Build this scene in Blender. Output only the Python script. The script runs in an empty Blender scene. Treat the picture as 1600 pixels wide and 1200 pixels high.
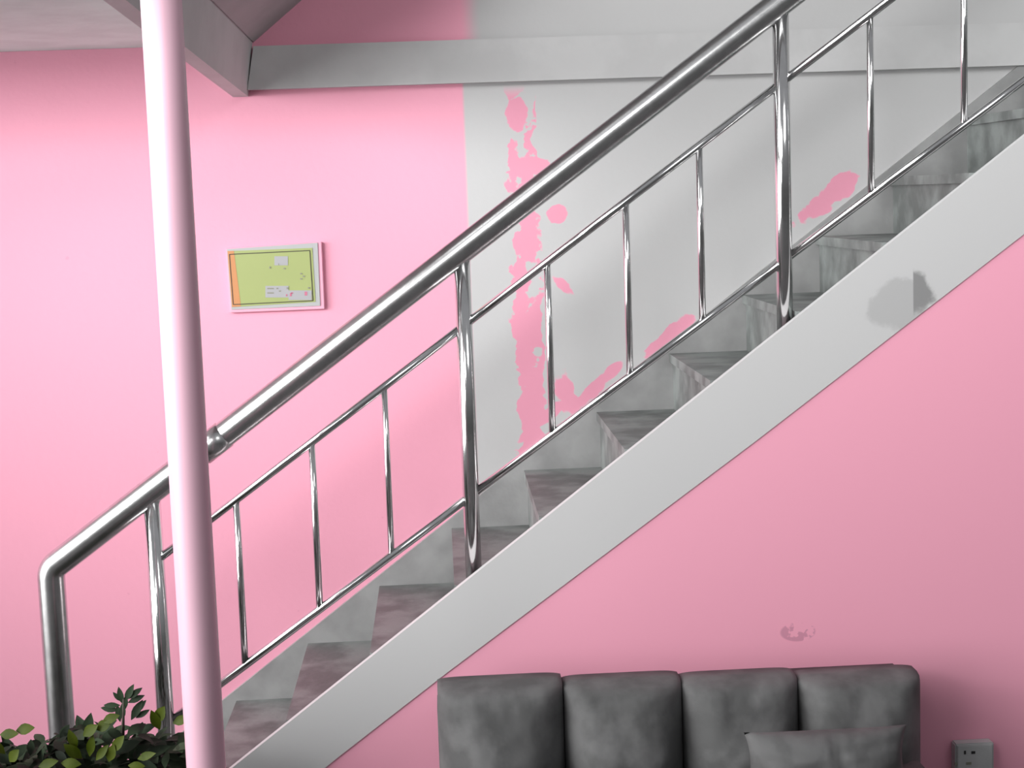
import bpy, bmesh, math, random
from mathutils import Vector, Matrix, noise
random.seed(7)
S = bpy.context.scene
COL = S.collection

# ------------------------------------------------------------------ camera
F = 2500.0                                    # focal length in pixels of a 1600 px wide frame
CAM = Vector((0.0, 0.0, 2.05))
_n = Vector((-120, -288, F)).normalized()     # direction straight at the wall, in camera axes (x right, y down, z forward)
_g = Vector((746, 21400, F)); _g = (_g - _n * _g.dot(_n)).normalized()   # straight down
_r = _g.cross(_n).normalized()                # to the right along the wall
def world_dir(c):                             # camera axes -> world (X right, Y into the wall, Z up)
    return Vector((c.dot(_r), c.dot(_n), -c.dot(_g)))
_cx, _cy, _cz = world_dir(Vector((1, 0, 0))), world_dir(Vector((0, -1, 0))), world_dir(Vector((0, 0, -1)))
cd = bpy.data.cameras.new('camera'); cam = bpy.data.objects.new('camera', cd); COL.objects.link(cam)
cd.sensor_width = 36.0; cd.lens = F / 1600 * 36.0; cd.clip_end = 200
M3 = Matrix((_cx, _cy, _cz)).transposed()
cam.matrix_world = Matrix.Translation(CAM) @ M3.to_4x4()
S.camera = cam
def P(px, py, Y):                             # the point at depth Y seen at a place of the photograph
    d = world_dir(Vector((px - 800, py - 600, F)))
    return CAM + d * (Y / d.y)

# ------------------------------------------------------------------ world, light, exposure
W = bpy.data.worlds.new('world'); S.world = W; W.use_nodes = True
wn, wl = W.node_tree.nodes, W.node_tree.links
bg = wn['Background']
tc = wn.new('ShaderNodeTexCoord'); sx = wn.new('ShaderNodeSeparateXYZ'); wl.new(tc.outputs['Generated'], sx.inputs[0])
cr = wn.new('ShaderNodeValToRGB'); wl.new(sx.outputs['Z'], cr.inputs[0])
cr.color_ramp.elements[0].position = 0.0; cr.color_ramp.elements[0].color = (.30, .30, .30, 1)
cr.color_ramp.elements[1].position = 0.45; cr.color_ramp.elements[1].color = (.95, .96, 1.0, 1)
dp = wn.new('ShaderNodeVectorMath'); dp.operation = 'DOT_PRODUCT'; sq = wn.new('ShaderNodeVectorMath'); sq.operation = 'MULTIPLY'; wl.new(tc.outputs['Generated'], sq.inputs[0]); sq.inputs[1].default_value = (1, 1, .5)
nm = wn.new('ShaderNodeVectorMath'); nm.operation = 'NORMALIZE'; wl.new(sq.outputs[0], nm.inputs[0]); wl.new(nm.outputs[0], dp.inputs[0])
dp.inputs[1].default_value = Vector((-.87, -.42, .12)).normalized()      # bright lobe added to the sky at left for highlights on steel and pipe
mr = wn.new('ShaderNodeMapRange'); mr.interpolation_type = 'SMOOTHSTEP'; wl.new(dp.outputs['Value'], mr.inputs['Value'])
for k_, v_ in (('From Min', .87), ('From Max', .95), ('To Min', 0), ('To Max', 20.0)): mr.inputs[k_].default_value = v_
ad = wn.new('ShaderNodeVectorMath'); ad.operation = 'ADD'; wl.new(cr.outputs[0], ad.inputs[0]); wl.new(mr.outputs[0], ad.inputs[1])
wl.new(ad.outputs[0], bg.inputs['Color']); bg.inputs['Strength'].default_value = 0.40
def area(name, loc, target, size, size_y, power, spread=180, color=(1, 1, 1)):
    l = bpy.data.lights.new(name, 'AREA'); l.shape = 'RECTANGLE'; l.size = size; l.size_y = size_y
    l.energy = power; l.spread = math.radians(spread); l.color = color
    o = bpy.data.objects.new(name, l); COL.objects.link(o); o.location = loc
    o.rotation_euler = (Vector(target) - Vector(loc)).to_track_quat('-Z', 'Y').to_euler()
    return o
area('added_key_front_left', (-3.6, 0.0, 3.15), (-.75, 5.6, 2.3), 2.6, .9, 26, 42)  # added unseen lamp, narrow spread leaves the lower wall darker
area('added_fill_right', (3.0, 1.0, 5.0), (1.2, 5.6, 3.0), 2.0, 1.5, 15, 60)  # added unseen lamp, lifts the upper right of the back wall
area('added_fill_left', (-4.6, 2.2, 2.8), (-.6, 4.6, 2.1), 1.5, .8, 14, 60)  # added unseen lamp, brightens the pipe and wall from the left
area('added_fill_front', (-1.5, -1, 5), (.4, 5.6, 3.2), 2, 1.5, 16, 45)  # added unseen lamp behind and above the camera
S.view_settings.view_transform = 'Standard'; S.view_settings.look = 'None'
S.view_settings.exposure = -0.4; S.view_settings.gamma = 1.0; S.view_settings.use_curve_mapping = False

# depths of the main planes
YN, YR, YW = 4.72, 4.785, 5.62                # stair side wall, railing, back wall

# ------------------------------------------------------------------ materials
def material(name, color, rough=.6, metal=0.0, vary=0.0, scale=8.0, bump=0.0, bscale=60.0, color2=None, spec=None, lo=.4, hi=.6):
    m = bpy.data.materials.new(name); m.use_nodes = True
    n, l = m.node_tree.nodes, m.node_tree.links; b = n['Principled BSDF']
    b.inputs['Roughness'].default_value = rough; b.inputs['Metallic'].default_value = metal
    if spec is not None: b.inputs['Specular IOR Level'].default_value = spec
    t = n.new('ShaderNodeTexCoord'); nz = n.new('ShaderNodeTexNoise'); l.new(t.outputs['Object'], nz.inputs['Vector'])
    nz.inputs['Scale'].default_value = scale; nz.inputs['Detail'].default_value = 6
    r = n.new('ShaderNodeValToRGB'); l.new(nz.outputs['Fac'], r.inputs[0])
    c2 = color2 or tuple(c * (1 - vary) for c in color)
    r.color_ramp.elements[0].position = lo; r.color_ramp.elements[0].color = (*c2, 1)
    r.color_ramp.elements[1].position = hi; r.color_ramp.elements[1].color = (*color, 1)
    l.new(r.outputs[0], b.inputs['Base Color'])
    if bump:
        n2 = n.new('ShaderNodeTexNoise'); l.new(t.outputs['Object'], n2.inputs['Vector']); n2.inputs['Scale'].default_value = bscale
        bp = n.new('ShaderNodeBump'); bp.inputs['Strength'].default_value = bump; bp.inputs['Distance'].default_value = .01
        l.new(n2.outputs['Fac'], bp.inputs['Height']); l.new(bp.outputs[0], b.inputs['Normal'])
    return m
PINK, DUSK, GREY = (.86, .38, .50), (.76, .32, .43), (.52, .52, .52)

class NB:
    'small node builder for masks'
    def __init__(s, m):
        s.m = m; s.n = m.node_tree.nodes; s.l = m.node_tree.links
        t = s.n.new('ShaderNodeTexCoord'); sp = s.n.new('ShaderNodeSeparateXYZ'); s.l.new(t.outputs['Object'], sp.inputs[0])
        s.vec = t.outputs['Object']; s.x = sp.outputs['X']; s.z = sp.outputs['Z']
    def put(s, sock, v):
        if isinstance(v, (int, float)): sock.default_value = v
        elif isinstance(v, tuple): sock.default_value = (*v, 1)
        else: s.l.new(v, sock)
    def math(s, op, a, b=0.0):
        k = s.n.new('ShaderNodeMath'); k.operation = op; s.put(k.inputs[0], a); s.put(k.inputs[1], b); return k.outputs[0]
    def noise(s, scale, detail=5):
        k = s.n.new('ShaderNodeTexNoise'); s.l.new(s.vec, k.inputs['Vector']); k.inputs['Scale'].default_value = scale
        k.inputs['Detail'].default_value = detail; return s.math('SUBTRACT', k.outputs['Fac'], .5)
    def step(s, v, a, b):                    # 0 below a, 1 above b (a > b reverses)
        k = s.n.new('ShaderNodeMapRange'); k.interpolation_type = 'SMOOTHSTEP'; s.put(k.inputs['Value'], v)
        if a < b: r = (a, b, 0, 1)
        else: r = (b, a, 1, 0)
        for i, q in zip(('From Min', 'From Max', 'To Min', 'To Max'), r): k.inputs[i].default_value = q
        return k.outputs[0]
    def mul(s, *a):
        r = a[0]
        for q in a[1:]: r = s.math('MULTIPLY', r, q)
        return r
    def mix(s, f, a, b):
        k = s.n.new('ShaderNodeMix'); k.data_type = 'RGBA'; s.put(k.inputs[0], f); s.put(k.inputs[6], a); s.put(k.inputs[7], b); return k.outputs[2]

def back_wall_material():
    m = bpy.data.materials.new('painted_back_wall'); m.use_nodes = True; q = NB(m)
    nz = q.noise(3.0, 8); fine = q.noise(14.0, 6)
    xx = q.math('ADD', q.x, q.mul(nz, .05)); zz = q.math('ADD', q.z, q.mul(nz, .03))
    X = lambda px: P(px, 500, YW).x
    Z = lambda py: P(500, py, YW).z
    e = .012
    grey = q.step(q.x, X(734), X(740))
    # ragged pink strip inside the grey right part of the wall
    strip = q.mul(q.step(q.math('ADD', q.x, q.mul(fine, .12)), X(805), X(807)), q.step(q.math('ADD', q.x, q.mul(fine, .12)), X(848), X(846)), q.step(q.math('SUBTRACT', fine, q.mul(q.z, .10)), -.285, -.255), q.step(q.z, Z(140), Z(165)))
    def spot(px, py, rx, rz, rot=0):
        p = P(px, py, YW); dx = q.math('SUBTRACT', q.x, p.x); dz = q.math('SUBTRACT', q.z, p.z)
        c, s_ = math.cos(rot), math.sin(rot)
        u = q.math('ADD', q.mul(dx, c / rx), q.mul(dz, s_ / rx)); v = q.math('ADD', q.mul(dx, -s_ / rz), q.mul(dz, c / rz))
        d = q.math('ADD', q.math('ADD', q.mul(u, u), q.mul(v, v)), q.mul(fine, 4.0))
        return q.step(d, 1.15, .85)
    sp = q.math('MAXIMUM', spot(1302, 302, .14, .04, .72), spot(1045, 530, .10, .035, .72))
    for a_ in ((886, 615, .038, .085, .3), (930, 605, .11, .025, .70), (884, 448, .05, .022, -.7), (806, 178, .035, .05, 0), (828, 262, .06, .035, 0), (872, 335, .035, .03, .3), (850, 655, .10, .02, .7)): sp = q.math('MAXIMUM', sp, spot(*a_))
    pk = q.math('MAXIMUM', strip, sp)
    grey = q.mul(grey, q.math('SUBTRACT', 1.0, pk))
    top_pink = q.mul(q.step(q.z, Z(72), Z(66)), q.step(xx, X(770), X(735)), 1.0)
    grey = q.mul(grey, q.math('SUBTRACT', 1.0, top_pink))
    specks = q.mul(q.step(q.noise(22.0, 3), .26, .29), .6)
    c = q.mix(0.0, PINK, DUSK)
    c = q.mix(q.mul(pk, q.step(q.x, X(760), X(770))), c, DUSK)
    c = q.mix(specks, c, DUSK)
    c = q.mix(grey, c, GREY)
    b = q.n['Principled BSDF']; q.l.new(c, b.inputs['Base Color']); b.inputs['Roughness'].default_value = .62
    b.inputs['Specular IOR Level'].default_value = .25
    k = q.n.new('ShaderNodeBump'); k.inputs['Strength'].default_value = .08; k.inputs['Distance'].default_value = .01
    q.l.new(q.noise(40, 4), k.inputs['Height']); q.l.new(k.outputs[0], b.inputs['Normal'])
    return m

def stringer_material():
    m = bpy.data.materials.new('pale_grey_stair_paint'); m.use_nodes = True; q = NB(m)
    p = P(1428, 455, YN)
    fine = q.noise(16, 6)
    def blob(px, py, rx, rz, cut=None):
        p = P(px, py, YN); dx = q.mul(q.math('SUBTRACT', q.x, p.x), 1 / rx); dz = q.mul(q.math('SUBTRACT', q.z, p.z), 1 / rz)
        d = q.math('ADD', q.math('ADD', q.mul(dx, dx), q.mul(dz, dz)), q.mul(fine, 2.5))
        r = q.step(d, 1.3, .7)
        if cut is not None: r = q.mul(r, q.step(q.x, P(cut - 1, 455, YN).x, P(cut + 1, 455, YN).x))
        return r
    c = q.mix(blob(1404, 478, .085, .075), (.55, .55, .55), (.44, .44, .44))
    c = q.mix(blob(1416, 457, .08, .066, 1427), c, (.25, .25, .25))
    b = q.n['Principled BSDF']; q.l.new(c, b.inputs['Base Color']); b.inputs['Roughness'].default_value = .6
    return m

def side_wall_material():
    m = bpy.data.materials.new('painted_side_wall'); m.use_nodes = True; q = NB(m)
    fine = q.noise(30, 6)
    p = P(1247, 988, YN); dx = q.mul(q.math('SUBTRACT', q.x, p.x), 1 / .055); dz = q.mul(q.math('SUBTRACT', q.z, p.z), 1 / .03)
    d = q.math('ADD', q.mul(dx, dx), q.mul(dz, dz))
    sc = q.mul(q.step(d, 1.1, .8), q.step(fine, .0, .03))
    c = q.mix(q.mul(sc, .8), PINK, (.58, .25, .34))
    b = q.n['Principled BSDF']; q.l.new(c, b.inputs['Base Color']); b.inputs['Roughness'].default_value = .6
    b.inputs['Specular IOR Level'].default_value = .25
    return m

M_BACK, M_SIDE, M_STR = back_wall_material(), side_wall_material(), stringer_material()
M_STEEL = material('brushed_stainless_steel', (.66, .66, .66), .26, 1.0, .12, 30)
M_STEEL2 = material('polished_stainless_steel', (.78, .78, .78), .12, 1.0, .08, 20)
M_STONE = material('grey_stair_stone', (.26, .284, .275), .55, 0, .45, 7, .15, 40)
M_SKIRT = material('grey_skirting_stone', (.335, .337, .335), .5, 0, .25, 5, .1, 40)
M_BEAM = material('grey_beam_paint', (.56, .56, .56), .75, 0, .08, 6, .1, 30)
M_SOFF = material('grey_soffit_render', (.45, .45, .45), .8, 0, .1, 6, .1, 30)
M_LAND = material('pale_landing_underside', (.72, .88, .83), .8, 0, .08, 5, .1, 30)
M_PIPE = material('pale_pink_pipe_paint', (.86, .53, .64), .32, 0, .03, 4)
M_CLOTH = material('charcoal_upholstery', (.135, .135, .135), .8, 0, .35, 9, .25, 25)
M_CLOTH2 = material('dark_upholstery', (.06, .06, .06), .9, 0, .3, 9)
M_LEAF = material('dark_leaf', (.040, .062, .034), .6, 0, .55, 9, color2=(.010, .016, .009), spec=.15)
M_LIME = material('young_leaf', (.075, .10, .010), .5, 0, .5, 12, color2=(.035, .055, .0), spec=.15)
M_STEM = material('bush_stem', (.09, .075, .06), .8)
M_GROUND = material('grey_paving', (.14, .14, .14), .8, 0, .25, 4, .2, 30)
M_WHITE = material('white_plastic', (.42, .43, .43), .4)
M_BOXG = material('grey_plastic', (.48, .49, .49), .45, 0, .1, 20)
M_DARK = material('black_slot', (.02, .02, .02), .6)
M_SIGN = material('yellow_green_sign_face', (.345, .40, .15), .45, 0, .04, 4)
M_ORANGE = material('faded_orange_sign_edge', (.56, .25, .10), .45)
M_INK = material('dark_ink', (.05, .04, .03), .5)
M_GREYINK = material('grey_ink', (.25, .25, .2), .5)
M_PALE = material('pale_grey_patch', (.36, .36, .375), .5)
M_RED = material('pink_red_ink', (.50, .15, .23), .5)
M_TRIMP = material('pink_backing_board', (.80, .40, .52), .6)

# ------------------------------------------------------------------ mesh helpers
def link(name, bm, mat, parent=None, smooth=True, kind=None):
    bmesh.ops.recalc_face_normals(bm, faces=bm.faces[:])
    me = bpy.data.meshes.new(name); bm.to_mesh(me); bm.free()
    me.materials.append(mat)
    if smooth:
        for p in me.polygons: p.use_smooth = True
    o = bpy.data.objects.new(name, me); COL.objects.link(o)
    if parent is not None:
        o.parent = parent; o.matrix_parent_inverse = Matrix.Translation(-parent.location)
    if kind: o['kind'] = kind
    return o
def thing(name, label, cat, loc, group=None):
    o = bpy.data.objects.new(name, None); COL.objects.link(o); o.location = loc; o.empty_display_size = .05
    o['label'] = label; o['category'] = cat
    if group: o['group'] = group
    return o
def tag(o, label, cat):
    o['label'] = label; o['category'] = cat; return o
def prism(bm, pts, y0, y1, bevel=0.0):        # polygon in the XZ plane extruded along Y
    a = [bm.verts.new((x, y0, z)) for x, z in pts]; b = [bm.verts.new((x, y1, z)) for x, z in pts]
    k = len(pts); fs = [bm.faces.new(a), bm.faces.new(b[::-1])]
    for i in range(k): fs.append(bm.faces.new((a[i], b[i], b[(i + 1) % k], a[(i + 1) % k])))
    if bevel:
        es = list({e for f in fs for e in f.edges})
        bmesh.ops.bevel(bm, geom=es, offset=bevel, segments=2, affect='EDGES')
def box(bm, x0, x1, y0, y1, z0, z1, bevel=0.0):
    prism(bm, [(x0, z0), (x1, z0), (x1, z1), (x0, z1)], y0, y1, bevel)
def tube(bm, pts, r, seg=24, caps=True):
    pts = [Vector(p) for p in pts]; rings = []
    up = Vector((0, 1, 0)); n = len(pts)
    rr = r if isinstance(r, (list, tuple)) else [r] * n
    for i, p in enumerate(pts):
        t = (pts[min(i + 1, n - 1)] - pts[max(i - 1, 0)]).normalized()
        a = up.cross(t)
        if a.length < 1e-3: a = Vector((1, 0, 0)).cross(t)
        a.normalize(); b = t.cross(a)
        rings.append([bm.verts.new(p + (a * math.cos(2 * math.pi * k / seg) + b * math.sin(2 * math.pi * k / seg)) * rr[i]) for k in range(seg)])
    for i in range(n - 1):
        for k in range(seg):
            bm.faces.new((rings[i][k], rings[i][(k + 1) % seg], rings[i + 1][(k + 1) % seg], rings[i + 1][k]))
    if caps:
        bm.faces.new(rings[0][::-1]); bm.faces.new(rings[-1])
def fillet(a, c, b, r, n=10):                 # bend at c between a and b
    a, b, c = Vector(a), Vector(b), Vector(c); u = (a - c).normalized(); v = (b - c).normalized()
    th = u.angle(v); t = r / math.tan(th / 2); p0 = c + u * t; p1 = c + v * t
    o = c + (u + v).normalized() * (r / math.sin(th / 2)); w0 = p0 - o; w1 = p1 - o
    return [o + w0.normalized().slerp(w1.normalized(), i / n) * r for i in range(n + 1)]
def flat(o):
    for p in o.data.polygons: p.use_smooth = False
    return o

# ------------------------------------------------------------------ ground and walls
bm = bmesh.new(); box(bm, -6, 6, -3, 6.2, -.12, 0); flat(link('floor', bm, M_GROUND, kind='structure'))
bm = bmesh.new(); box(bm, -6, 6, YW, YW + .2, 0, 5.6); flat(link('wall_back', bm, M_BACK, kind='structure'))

def line(p, q):                               # z of the straight line through two photo points on the plane Y, as a function of x
    return lambda x: p.z + (q.z - p.z) * (x - p.x) / (q.x - p.x)
top = line(P(430, 1146, YN), P(1600, 213, YN))            # upper edge of the pale stair side
slope = (P(1600, 213, YN).z - P(430, 1146, YN).z) / (P(1600, 213, YN).x - P(430, 1146, YN).x)
XS = P(372, 1190, YN).x; XE = 3.4
zl = .0                                                  # low landing the stair starts from
XS = P(430, 1146, YN).x + (zl + .0 - P(430, 1146, YN).z) / slope
# lower edge of the pale band
l1, l2, l3, l4 = P(530, 1182, YN), P(700, 1050, YN), P(1180, 690, YN), P(1600, 366, YN)
low = line(l3, l4)
# pink side wall under the stair
bm = bmesh.new()
prism(bm, [(XE, 0), (XE, low(XE) - .001), (l3.x, l3.z - .001), (l2.x, l2.z - .001), (l1.x, l1.z - .001), (l1.x - .499, 0)], YN + .004, YN + .03)
flat(link('wall_under_stair', bm, M_SIDE, kind='structure'))

st = thing('staircase', 'grey stone staircase rising to the right with a pale grey painted side', 'stairs', (XS, YN + .45, 0))
bm = bmesh.new()
zl1 = l1.z + (l1.z - l2.z) / (l1.x - l2.x) * (XS - .42 - l1.x)
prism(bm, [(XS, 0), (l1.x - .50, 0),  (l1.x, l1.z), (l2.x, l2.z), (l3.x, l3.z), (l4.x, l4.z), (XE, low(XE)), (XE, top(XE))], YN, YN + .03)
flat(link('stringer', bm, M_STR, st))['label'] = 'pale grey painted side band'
# steps: the far inner corner of one step shows at photo (1165, 547)
c0 = P(1165, 547, YW)
run = (P(1165, 547, YW).x - P(714, 908, YW).x) / 4.0
rise = (P(1165, 547, YW).z - P(714, 908, YW).z) / 4.0
k0 = -int((c0.z - zl) / rise)
for k in range(k0, 9):
    x = c0.x + run * k; z = c0.z + rise * (k + 1)
    bm = bmesh.new()
    prism(bm, [(x - .012, z - .03), (x, z - .03), (x, z - rise - .004), (x + run + .03, z - rise - .004), (x + run + .03, z), (x - .012, z)], YN + .031, YW - .001)
    flat(link('step', bm, M_STONE, st))
# stone skirting on the back wall, following the flight
sk = lambda px: P(px, 1146 - .797 * (px - 430) - 117, YW - .02)
a, b = sk(250), sk(1700); s2 = (b.z - a.z) / (b.x - a.x)
bm = bmesh.new(); xa = a.x - .0
prism(bm, [(xa, a.z), (xa, a.z - .30), (XE, a.z + s2 * (XE - xa) - .30), (XE, a.z + s2 * (XE - xa))], YW - .02, YW - .0005)
flat(link('skirting', bm, M_SKIRT, st))

# horizontal band along the back wall
c_lo, c_hi, c_lf = P(386, 151, YW), P(396, 66, YW), P(364, 150, YW)
t0, t1, t2, t3 = P(397, 72, YW - .03), P(397, 140, YW - .03), P(1600, 50, YW - .03), P(1600, 109, YW - .03)
bm = bmesh.new(); prism(bm, [(c_hi.x + .002, t0.z), (c_lo.x + .006, t1.z), (XE, t1.z), (XE, t0.z)], YW - .03, YW + .01)
flat(link('trim_1', bm, M_BEAM, kind='structure'))

# ------------------------------------------------------------------ upper flight and landing
c_lo, c_hi = P(386, 151, YW), P(396, 66, YW)
c_lf = P(364, 150, YW)
def slanted(bm, pts, y0, y1):                 # like prism, but running slightly up and to the left towards the street
    prism(bm, pts, y0, y1)
    for v in bm.verts:
        t = YW - v.co.y; v.co.x -= .056 * t; v.co.z += .076 * t
bm = bmesh.new(); slanted(bm, [(c_lf.x, c_lo.z), (c_lo.x + .004, c_lo.z), (c_hi.x, c_hi.z + .02), (c_hi.x, c_hi.z + .06), (c_lf.x, c_hi.z + .06)], 2.5, YW)
flat(link('ceiling_beam', bm, M_BEAM, kind='structure'))
d = P(470, 1, YW) - c_hi; ss = d.z / d.x
bm = bmesh.new(); x1 = c_hi.x + 3.2
slanted(bm, [(c_hi.x + .001, c_hi.z), (x1, c_hi.z + ss * 3.2), (x1, c_hi.z + ss * 3.2 + .3), (c_hi.x + .001, c_hi.z + .3)], 4.3, YW)
flat(link('ceiling_flight', bm, M_SOFF, kind='structure'))
zs = P(100, 78, YW).z
bm = bmesh.new(); box(bm, -3.4, c_lf.x - .001, 4.15, YW - .001, zs, zs + .16)
for v in bm.verts:
    if v.co.x > -2: v.co.x -= .056 * (YW - v.co.y)
flat(link('ceiling_landing', bm, M_LAND, kind='structure'))

# ------------------------------------------------------------------ railing
rl = thing('stair_railing', 'stainless steel stair railing with a thick round handrail, posts and thin uprights', 'railing', (P(90, 1190, YR).x, YR, zl))
def R_(px, py): return P(px, py, YR)
h0, h1 = R_(230, 772), R_(1225, 0)
hs = (h1.z - h0.z) / (h1.x - h0.x)
H = lambda x: h0.z + hs * (x - h0.x)
xe = R_(80, 900).x
corner = Vector((xe, YR, H(xe)))
rh = .0405
far = Vector((2.6, YR, H(2.6)))
pts = [Vector((xe, YR, zl)), Vector((xe, YR, zl + .2))] + fillet((xe, YR, zl), corner, far, .05) 
pts += [corner.lerp(far, t) for t in (.2, .4, .6, .8, 1.0)]
bm = bmesh.new(); tube(bm, pts, rh, 40); link('handrail', bm, M_STEEL, rl)
# sleeve on the handrail, where two tubes join
sl = [R_(330, 694), R_(350, 679)]
bm = bmesh.new(); q0 = Vector((sl[0].x - .03, YR, H(sl[0].x - .03))); q1 = Vector((sl[1].x, YR, H(sl[1].x)))
tube(bm, [q0, q0.lerp(q1, .5), q1], rh + .003, 40); link('joint_sleeve', bm, M_STEEL, rl)
def rail_line(a, b):
    a, b = R_(*a), R_(*b); s = (b.z - a.z) / (b.x - a.x); return lambda x: a.z + s * (x - a.x)
RM = rail_line((335, 807), (1395, -4)); RB = rail_line((345, 1068), (1600, 125))
posts = [R_(248, 950).x, R_(731, 650).x, R_(1223, 270).x]
posts.append(posts[-1] * 2 - posts[-2] + .03)
segs = [(posts[i], posts[i + 1]) for i in range(3)]
rr = .0125
for x0, x1 in segs:
    for L, nm in ((RM, 'upper_rail'), (RB, 'lower_rail')):
        if nm == 'lower_rail' and x0 == posts[0]: pass
        bm = bmesh.new(); tube(bm, [(x0 + .01, YR, L(x0 + .01)), ((x0 + x1) / 2, YR, L((x0 + x1) / 2)), (x1 - .01, YR, L(x1 - .01))], rr, 20)
        link(nm, bm, M_STEEL2, rl)
for i, x in enumerate(posts):
    zb = max(0, top(x) - .16)
    bm = bmesh.new(); tube(bm, [(x, YR, zb), (x, YR, (zb + H(x)) / 2), (x, YR, H(x) - .02)], .0245 if i else .026, 28); link('post', bm, M_STEEL2, rl)
    if i:
        pass
for px, py in ((376, 910), (493, 817), (606, 737), (859, 545), (981, 455), (1095, 366), (1360, 160), (1506, 50)):
    x = R_(px, py).x
    bm = bmesh.new(); tube(bm, [(x, YR, RB(x)), (x, YR, (RB(x) + RM(x)) / 2), (x, YR, RM(x))], .0105 if px != 606 else .0095, 18); link('baluster', bm, M_STEEL2, rl)

# ------------------------------------------------------------------ pipe
YP = 3.45
pt, pb = P(252, 0, YP), P(322, 1200, YP)
px_ = (pt.x + pb.x) / 2
bm = bmesh.new(); tube(bm, [(px_, YP, 0), (px_, YP, 1.0), (px_, YP, 2.2), (px_, YP, 2.95)], .043, 48)
pipe = thing('support_pipe', 'tall pale pink painted round pipe standing in front of the railing', 'pipe', (px_, YP, 0))
link('pipe_shaft', bm, M_PIPE, pipe)
bm = bmesh.new(); tube(bm, [(px_, YP, .0), (px_, YP, .02)], .085, 40); link('base_flange', bm, M_PIPE, pipe, smooth=False)

# ------------------------------------------------------------------ sign on the back wall
sc = P(426, 434, YW)
sg = thing('wall_sign', 'small yellow-green sign plate with a thin dark border on the pink wall', 'sign', (sc.x, YW, sc.z))
def quad(px4, y0, y1, bevel=0):
    b = bmesh.new(); prism(b, [(P(x, y, YW).x, P(x, y, YW).z) for x, y in px4], YW - y0, YW - y1, bevel); return b
flat(link('backing_board', quad([(353, 388), (503, 378), (508, 482), (360, 488)], .022, -.004, .002), M_TRIMP, sg))
flat(link('plate', quad([(356, 389), (497, 379), (501, 477), (363, 483)], .026, .02), M_WHITE, sg))['label'] = 'pale grey rim of the plate'
fc = flat(link('sign_face', quad([(357, 392), (489, 387), (494, 471), (364, 479)], .0275, .024), M_SIGN, sg)); fc['label'] = 'yellow-green printed face'
flat(link('faded_edge', quad([(357, 392), (367, 391.5), (378, 478), (364, 479)], .0282, .026), M_ORANGE, fc))
b = bmesh.new(); cs = [(360, 397), (485, 391), (490, 469), (366, 475)]
for i in range(4):
    u, v = cs[i], cs[(i + 1) % 4]; dx, dy = v[0] - u[0], v[1] - u[1]; L = math.hypot(dx, dy); nx, ny = -dy / L * .6, dx / L * .6
    prism(b, [(P(x, y, YW).x, P(x, y, YW).z) for x, y in ((u[0] - nx, u[1] - ny), (v[0] - nx, v[1] - ny), (v[0] + nx, v[1] + ny), (u[0] + nx, u[1] + ny))], YW - .0292, YW - .027)
flat(link('border_line', b, M_INK, fc))
def marks(name, rects, mat, y0=.0298):
    for x0, y0_, x1, y1 in rects:
        b = bmesh.new()
        prism(b, [(P(x, y, YW).x, P(x, y, YW).z) for x, y in ((x0, y0_), (x1, y0_), (x1, y1), (x0, y1))], YW - y0, YW - .027)
        flat(link(name, b, mat, fc))
marks('pale_patch', [(430, 400, 451, 414), (416, 446, 452, 464), (452, 453, 488, 468)], M_PALE, .0288)
marks('small_print', [(419, 449, 429, 451), (419, 456, 429, 458), (433, 449, 436, 451), (437, 453, 440, 455), (422, 416, 424, 419), (436, 411, 437, 414), (444, 418, 447, 420), (470, 426, 473, 428), (474, 430, 477, 432), (470, 434, 473, 436), (449, 448, 452, 451), (482, 448, 485, 450)], M_GREYINK)
marks('red_print', [(448, 459, 450, 462), (454, 457, 457, 462), (456, 456, 459, 458), (477, 455, 481, 461)], M_RED)

# ------------------------------------------------------------------ bench sofa with cushions
YF = YN - .30                                  # front of the padded back
def Q(px, py, Y=YF): return P(px, py, Y)
zt = Q(1060, 1052).z
x0s, x1s = Q(683, 1120).x, Q(1448, 1120).x
sofa = thing('sofa', 'dark grey upholstered sofa back with puffy vertical panels against the pink stair wall', 'sofa', ((x0s + x1s) / 2, YF - .2, 0))
bm = bmesh.new(); box(bm, x0s, x1s, YF + .07, YN - .03, .08, P(1060, 1051, YN - .05).z, .03); link('back_frame', bm, M_CLOTH, sofa)
bm = bmesh.new(); box(bm, x0s - .01, x1s + .01, YF - .42, YF + .2, .08, .30, .03); link('seat_base', bm, M_CLOTH, sofa)
for sx in (x0s + .06, x1s - .06):
    for yy in (YF - .36, YN - .1):
        bm = bmesh.new(); tube(bm, [(sx, yy, 0), (sx, yy, .1)], [.018, .025], 16); link('leg', bm, M_CLOTH2, sofa)
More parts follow.
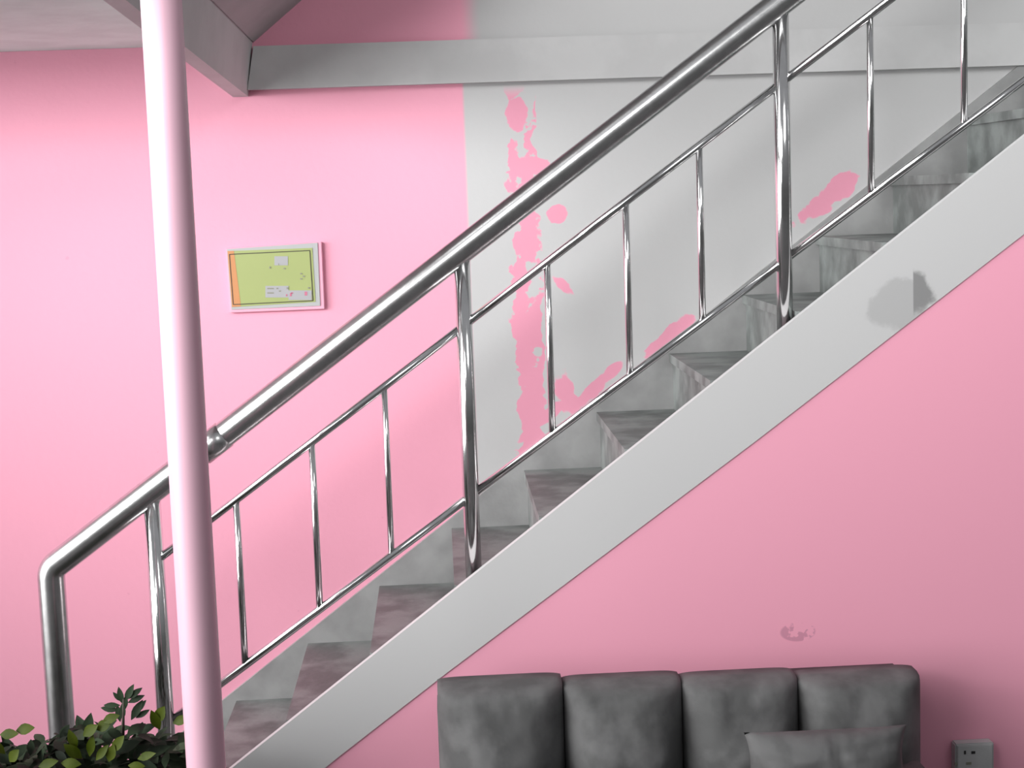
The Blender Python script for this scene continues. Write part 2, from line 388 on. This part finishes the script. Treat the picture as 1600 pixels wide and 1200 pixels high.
def panel(xa, xb, z0, z1, yb, thick, bulge, nx=28, nz=28, seed=0, pw=2.6):
    'padded panel: pinched at its side seams, the more so towards the bottom'
    b = bmesh.new(); g = []
    for j in range(nz + 1):
        row = []
        for i in range(nx + 1):
            u = -1 + 2 * i / nx; v = j / nz                    # v 0 top
            x = xa + (xb - xa) * (u + 1) / 2; z = z1 + (z0 - z1) * v
            side = 1 - abs(u) ** (5.5 - 3.7 * v ** .6)
            dep = thick * .35 + bulge * side * min(1.25, .30 + 1.6 * v) + .02 * (1 - abs(u) ** 6)
            edge = min(1, v / .10); dep *= math.sqrt(max(0, 1 - (1 - edge) ** 2)) * .9 + .1
            w = noise.noise(Vector((x * 9, z * 9, seed))) * .012 + noise.noise(Vector((x * 26, z * 22, seed + 5))) * .004
            row.append(b.verts.new((x, yb - dep - w * side, z - .006 * (abs(u) ** 8) * (v < .02))))
        g.append(row)
    for j in range(nz):
        for i in range(nx): b.faces.new((g[j][i], g[j][i + 1], g[j + 1][i + 1], g[j + 1][i]))
    rim = [g[0][i] for i in range(nx + 1)] + [g[j][nx] for j in range(1, nz + 1)] + [g[nz][i] for i in range(nx - 1, -1, -1)] + [g[j][0] for j in range(nz - 1, 0, -1)]
    bk = [b.verts.new((v.co.x, yb + .05, v.co.z)) for v in rim]; n = len(rim)
    for i in range(n): b.faces.new((rim[i], bk[i], bk[(i + 1) % n], rim[(i + 1) % n]))
    b.faces.new(bk)
    return b
seams = [684, 883, 1070, 1253, 1446]; tops = [1059, 1056, 1052, 1046, 1043]
for i in range(4):
    xa, xb = Q(seams[i], 1120).x + .0015, Q(seams[i + 1], 1120).x - .0015
    z1 = Q((seams[i] + seams[i + 1]) / 2, (tops[i] + tops[i + 1]) / 2 + 9, YF + .05).z
    link('back_cushion', panel(xa, xb, .30, z1, YF + .08, .10, .085, seed=i * 3.1), M_CLOTH, sofa)
# seat cushions below the frame of the photo
for i in range(2):
    w = (x1s - x0s) / 2; bm = bmesh.new(); box(bm, x0s + w * i + .004, x0s + w * (i + 1) - .004, YF - .42, YF + .0, .30, .40, .03); link('seat_cushion', bm, M_CLOTH, sofa)
def pillow(name, cx, cy, cz, w, h, t, tilt, label, n=26):
    b = bmesh.new(); rows = {}
    for sgn in (-1, 1):
        for j in range(n + 1):
            for i in range(n + 1):
                u, v = -1 + 2 * i / n, -1 + 2 * j / n
                if sgn == 1 and (i in (0, n) or j in (0, n)): rows[sgn, i, j] = rows[-1, i, j]; continue
                k = (1 - abs(u) ** 2.2) ** .55 * (1 - abs(v) ** 2.2) ** .55
                pin = 1 - .07 * (1 - u * u) * abs(v) ** 3; pin2 = 1 - .07 * (1 - v * v) * abs(u) ** 3
                y = sgn * t / 2 * k + noise.noise(Vector((u * 3, v * 3, cx))) * .008 * k + (.016 * math.exp(-((u - .12 + .06 * v) / .05) ** 2) * k if sgn < 0 else 0)
                rows[sgn, i, j] = b.verts.new((u * w / 2 * pin2, y, v * h / 2 * pin))
        for j in range(n):
            for i in range(n):
                b.faces.new([rows[sgn, a, c] for a, c in ((i, j), (i + 1, j), (i + 1, j + 1), (i, j + 1))])
    M = Matrix.Translation((cx, cy, cz)) @ Matrix.Rotation(math.radians(tilt), 4, 'X')
    bmesh.ops.transform(b, matrix=M, verts=b.verts[:])
    o = link(name, b, M_CLOTH); return tag(o, label, 'cushion')
YC = YF - .215
pa, pb_ = Q(1163, 1152, YC), Q(1418, 1150, YC)
hh = pa.z - .40 + .01
pillow('throw_cushion', (pa.x + pb_.x) / 2, YC, pa.z - hh / 2 + .012, pb_.x - pa.x, hh, .15, -4,
       'dark grey loose cushion leaning on the right end of the sofa back')

# ------------------------------------------------------------------ socket box on the stair wall
e0, e1 = P(1487, 1157, YN), P(1547, 1157, YN); zb = P(1517, 1232, YN).z
sb = thing('socket_box', 'small grey electrical socket box on the pink wall right of the sofa', 'socket', ((e0.x + e1.x) / 2, YN, zb))
bm = bmesh.new(); box(bm, e0.x, e1.x, YN - .035, YN + .006, zb, e0.z, .004); link('box_body', bm, M_BOXG, sb, smooth=False)
xc = (e0.x + e1.x) / 2
bm = bmesh.new(); box(bm, e0.x + .006, e1.x - .006, YN - .038, YN - .034, zb + .006, e0.z - .006, .0015); link('face_plate', bm, M_BOXG, sb, smooth=False)
def sbx(px, py, w, h, mat, name='slot'):
    c = P(px, py, YN - .04); b = bmesh.new(); box(b, c.x - w / 2, c.x + w / 2, YN - .0395, YN - .036, c.z - h / 2, c.z + h / 2); flat(link(name, b, mat, sb))
sbx(1508, 1176, .006, .011, M_DARK); sbx(1521, 1176, .012, .008, M_DARK)
sbx(1514, 1193, .016, .008, M_GREYINK, 'button'); sbx(1494, 1194, .008, .007, M_GREYINK, 'button')

# ------------------------------------------------------------------ shrub
def leaf(b, base, direction, up, L, Wd, curl=.25):
    d = direction.normalized(); s = d.cross(up)
    if s.length < .01: s = d.cross(Vector((1, 0, 0)))
    s.normalize(); n = s.cross(d).normalized()
    prof = [(0, .06), (.15, .45), (.35, .9), (.55, 1.0), (.75, .75), (.9, .36), (1, .02)]
    rows = []
    for t, w in prof:
        c = base + d * (L * t) - n * (curl * L * t * t)
        rows.append([b.verts.new(c - s * (w * Wd / 2) + n * (.12 * Wd * w)), b.verts.new(c), b.verts.new(c + s * (w * Wd / 2) + n * (.12 * Wd * w))])
    for i in range(len(rows) - 1):
        for k in range(2): b.faces.new((rows[i][k], rows[i][k + 1], rows[i + 1][k + 1], rows[i + 1][k]))
YH = 4.32
hx = P(130, 1180, YH).x
sh = thing('leafy_shrub', 'dark leafy green shrub with a few yellow-green leaves at the foot of the railing', 'shrub', (hx, YH, 0))
fol, lime, stems = bmesh.new(), bmesh.new(), bmesh.new()
rnd = random.Random(11)
outline = [(-150, 1150), (0, 1143), (60, 1136), (105, 1118), (150, 1110), (175, 1122), (215, 1118), (250, 1128), (300, 1130), (345, 1150)]
def top_y(px):
    for (a, ya), (c, yc) in zip(outline, outline[1:]):
        if a <= px <= c: return ya + (yc - ya) * (px - a) / (c - a)
    return 1150
for i in range(1250):
    px = rnd.uniform(-150, 318); Y = rnd.uniform(YH - .2, YH + .24)
    ty = top_y(px) + 6; py = ty + abs(rnd.gauss(0, 1)) * 85 + 6
    p = P(px, py, Y)
    p.z -= 0
    if p.z < .1: continue
    dr = Vector((rnd.gauss(0, .8), rnd.gauss(-.25, .8), rnd.uniform(-.25, .95)))
    up = Vector((rnd.gauss(0, .3), rnd.gauss(-.5, .3), 1))
    L = rnd.uniform(.045, .08)
    leaf(fol, p - Vector((0, 0, .03)), dr, up, L, L * rnd.uniform(.38, .5), rnd.uniform(.0, .4))
for px, py, dx, dz in ((0, 1148, .6, .1), (25, 1142, .8, .2), (8, 1178, -.3, .5), (15, 1190, .3, .4), (130, 1150, .6, .5), (150, 1140, .9, .5), (160, 1128, .9, .4), (120, 1170, -.2, .8), (128, 1185, -.4, .5),
                       (140, 1182, .2, .9), (150, 1188, .7, .9), (170, 1190, .3, .9), (175, 1175, .5, .7), (95, 1192, .9, 0), (200, 1196, 1, 0), (250, 1140, -.2, .7), (270, 1130, .7, .3), (280, 1124, .6, .2), (215, 1186, .4, .2), (60, 1198, .8, .3), (245, 1128, .3, .6)):
    leaf(lime, P(px, py, YH - .24), Vector((dx, -.25, dz)), Vector((0, -1, .5)), rnd.uniform(.045, .065), rnd.uniform(.022, .032), .15)
# young shoot standing above the shrub
base = P(192, 1150, YH); tip = P(193, 1092, YH)
tube(stems, [base, tip], [.005, .003], 8)
for px, py, dx, dz, L in ((192, 1100, -.15, .9, .05), (190, 1096, -.6, .8, .035), (195, 1096, .5, .9, .055), (200, 1092, .9, .7, .05), (188, 1102, -1, .1, .045), (200, 1098, 1, .45, .05), (186, 1110, -1, .25, .05), (192, 1125, .05, 1, .05),
                          (205, 1125, .6, 1, .065), (210, 1115, .8, .9, .05), (212, 1122, 1, .6, .045), (188, 1128, -.1, 1, .05), (196, 1108, .1, 1, .04)):
    leaf(fol, P(px, py, YH), Vector((dx, -.15, dz)), Vector((0, -1, .3)), L, L * .36, .15)
for i in range(9):
    x = hx + rnd.uniform(-.45, .3)
    tube(stems, [(x, YH + rnd.uniform(-.1, .1), 0), (x + rnd.uniform(-.05, .05), YH, .25), (x + rnd.uniform(-.12, .12), YH + rnd.uniform(-.1, .1), .5)], [.01, .007, .004], 8)
link('foliage', fol, M_LEAF, sh, kind='stuff')
link('young_leaves', lime, M_LIME, sh)['label'] = 'yellow-green young leaves'
link('stems', stems, M_STEM, sh)
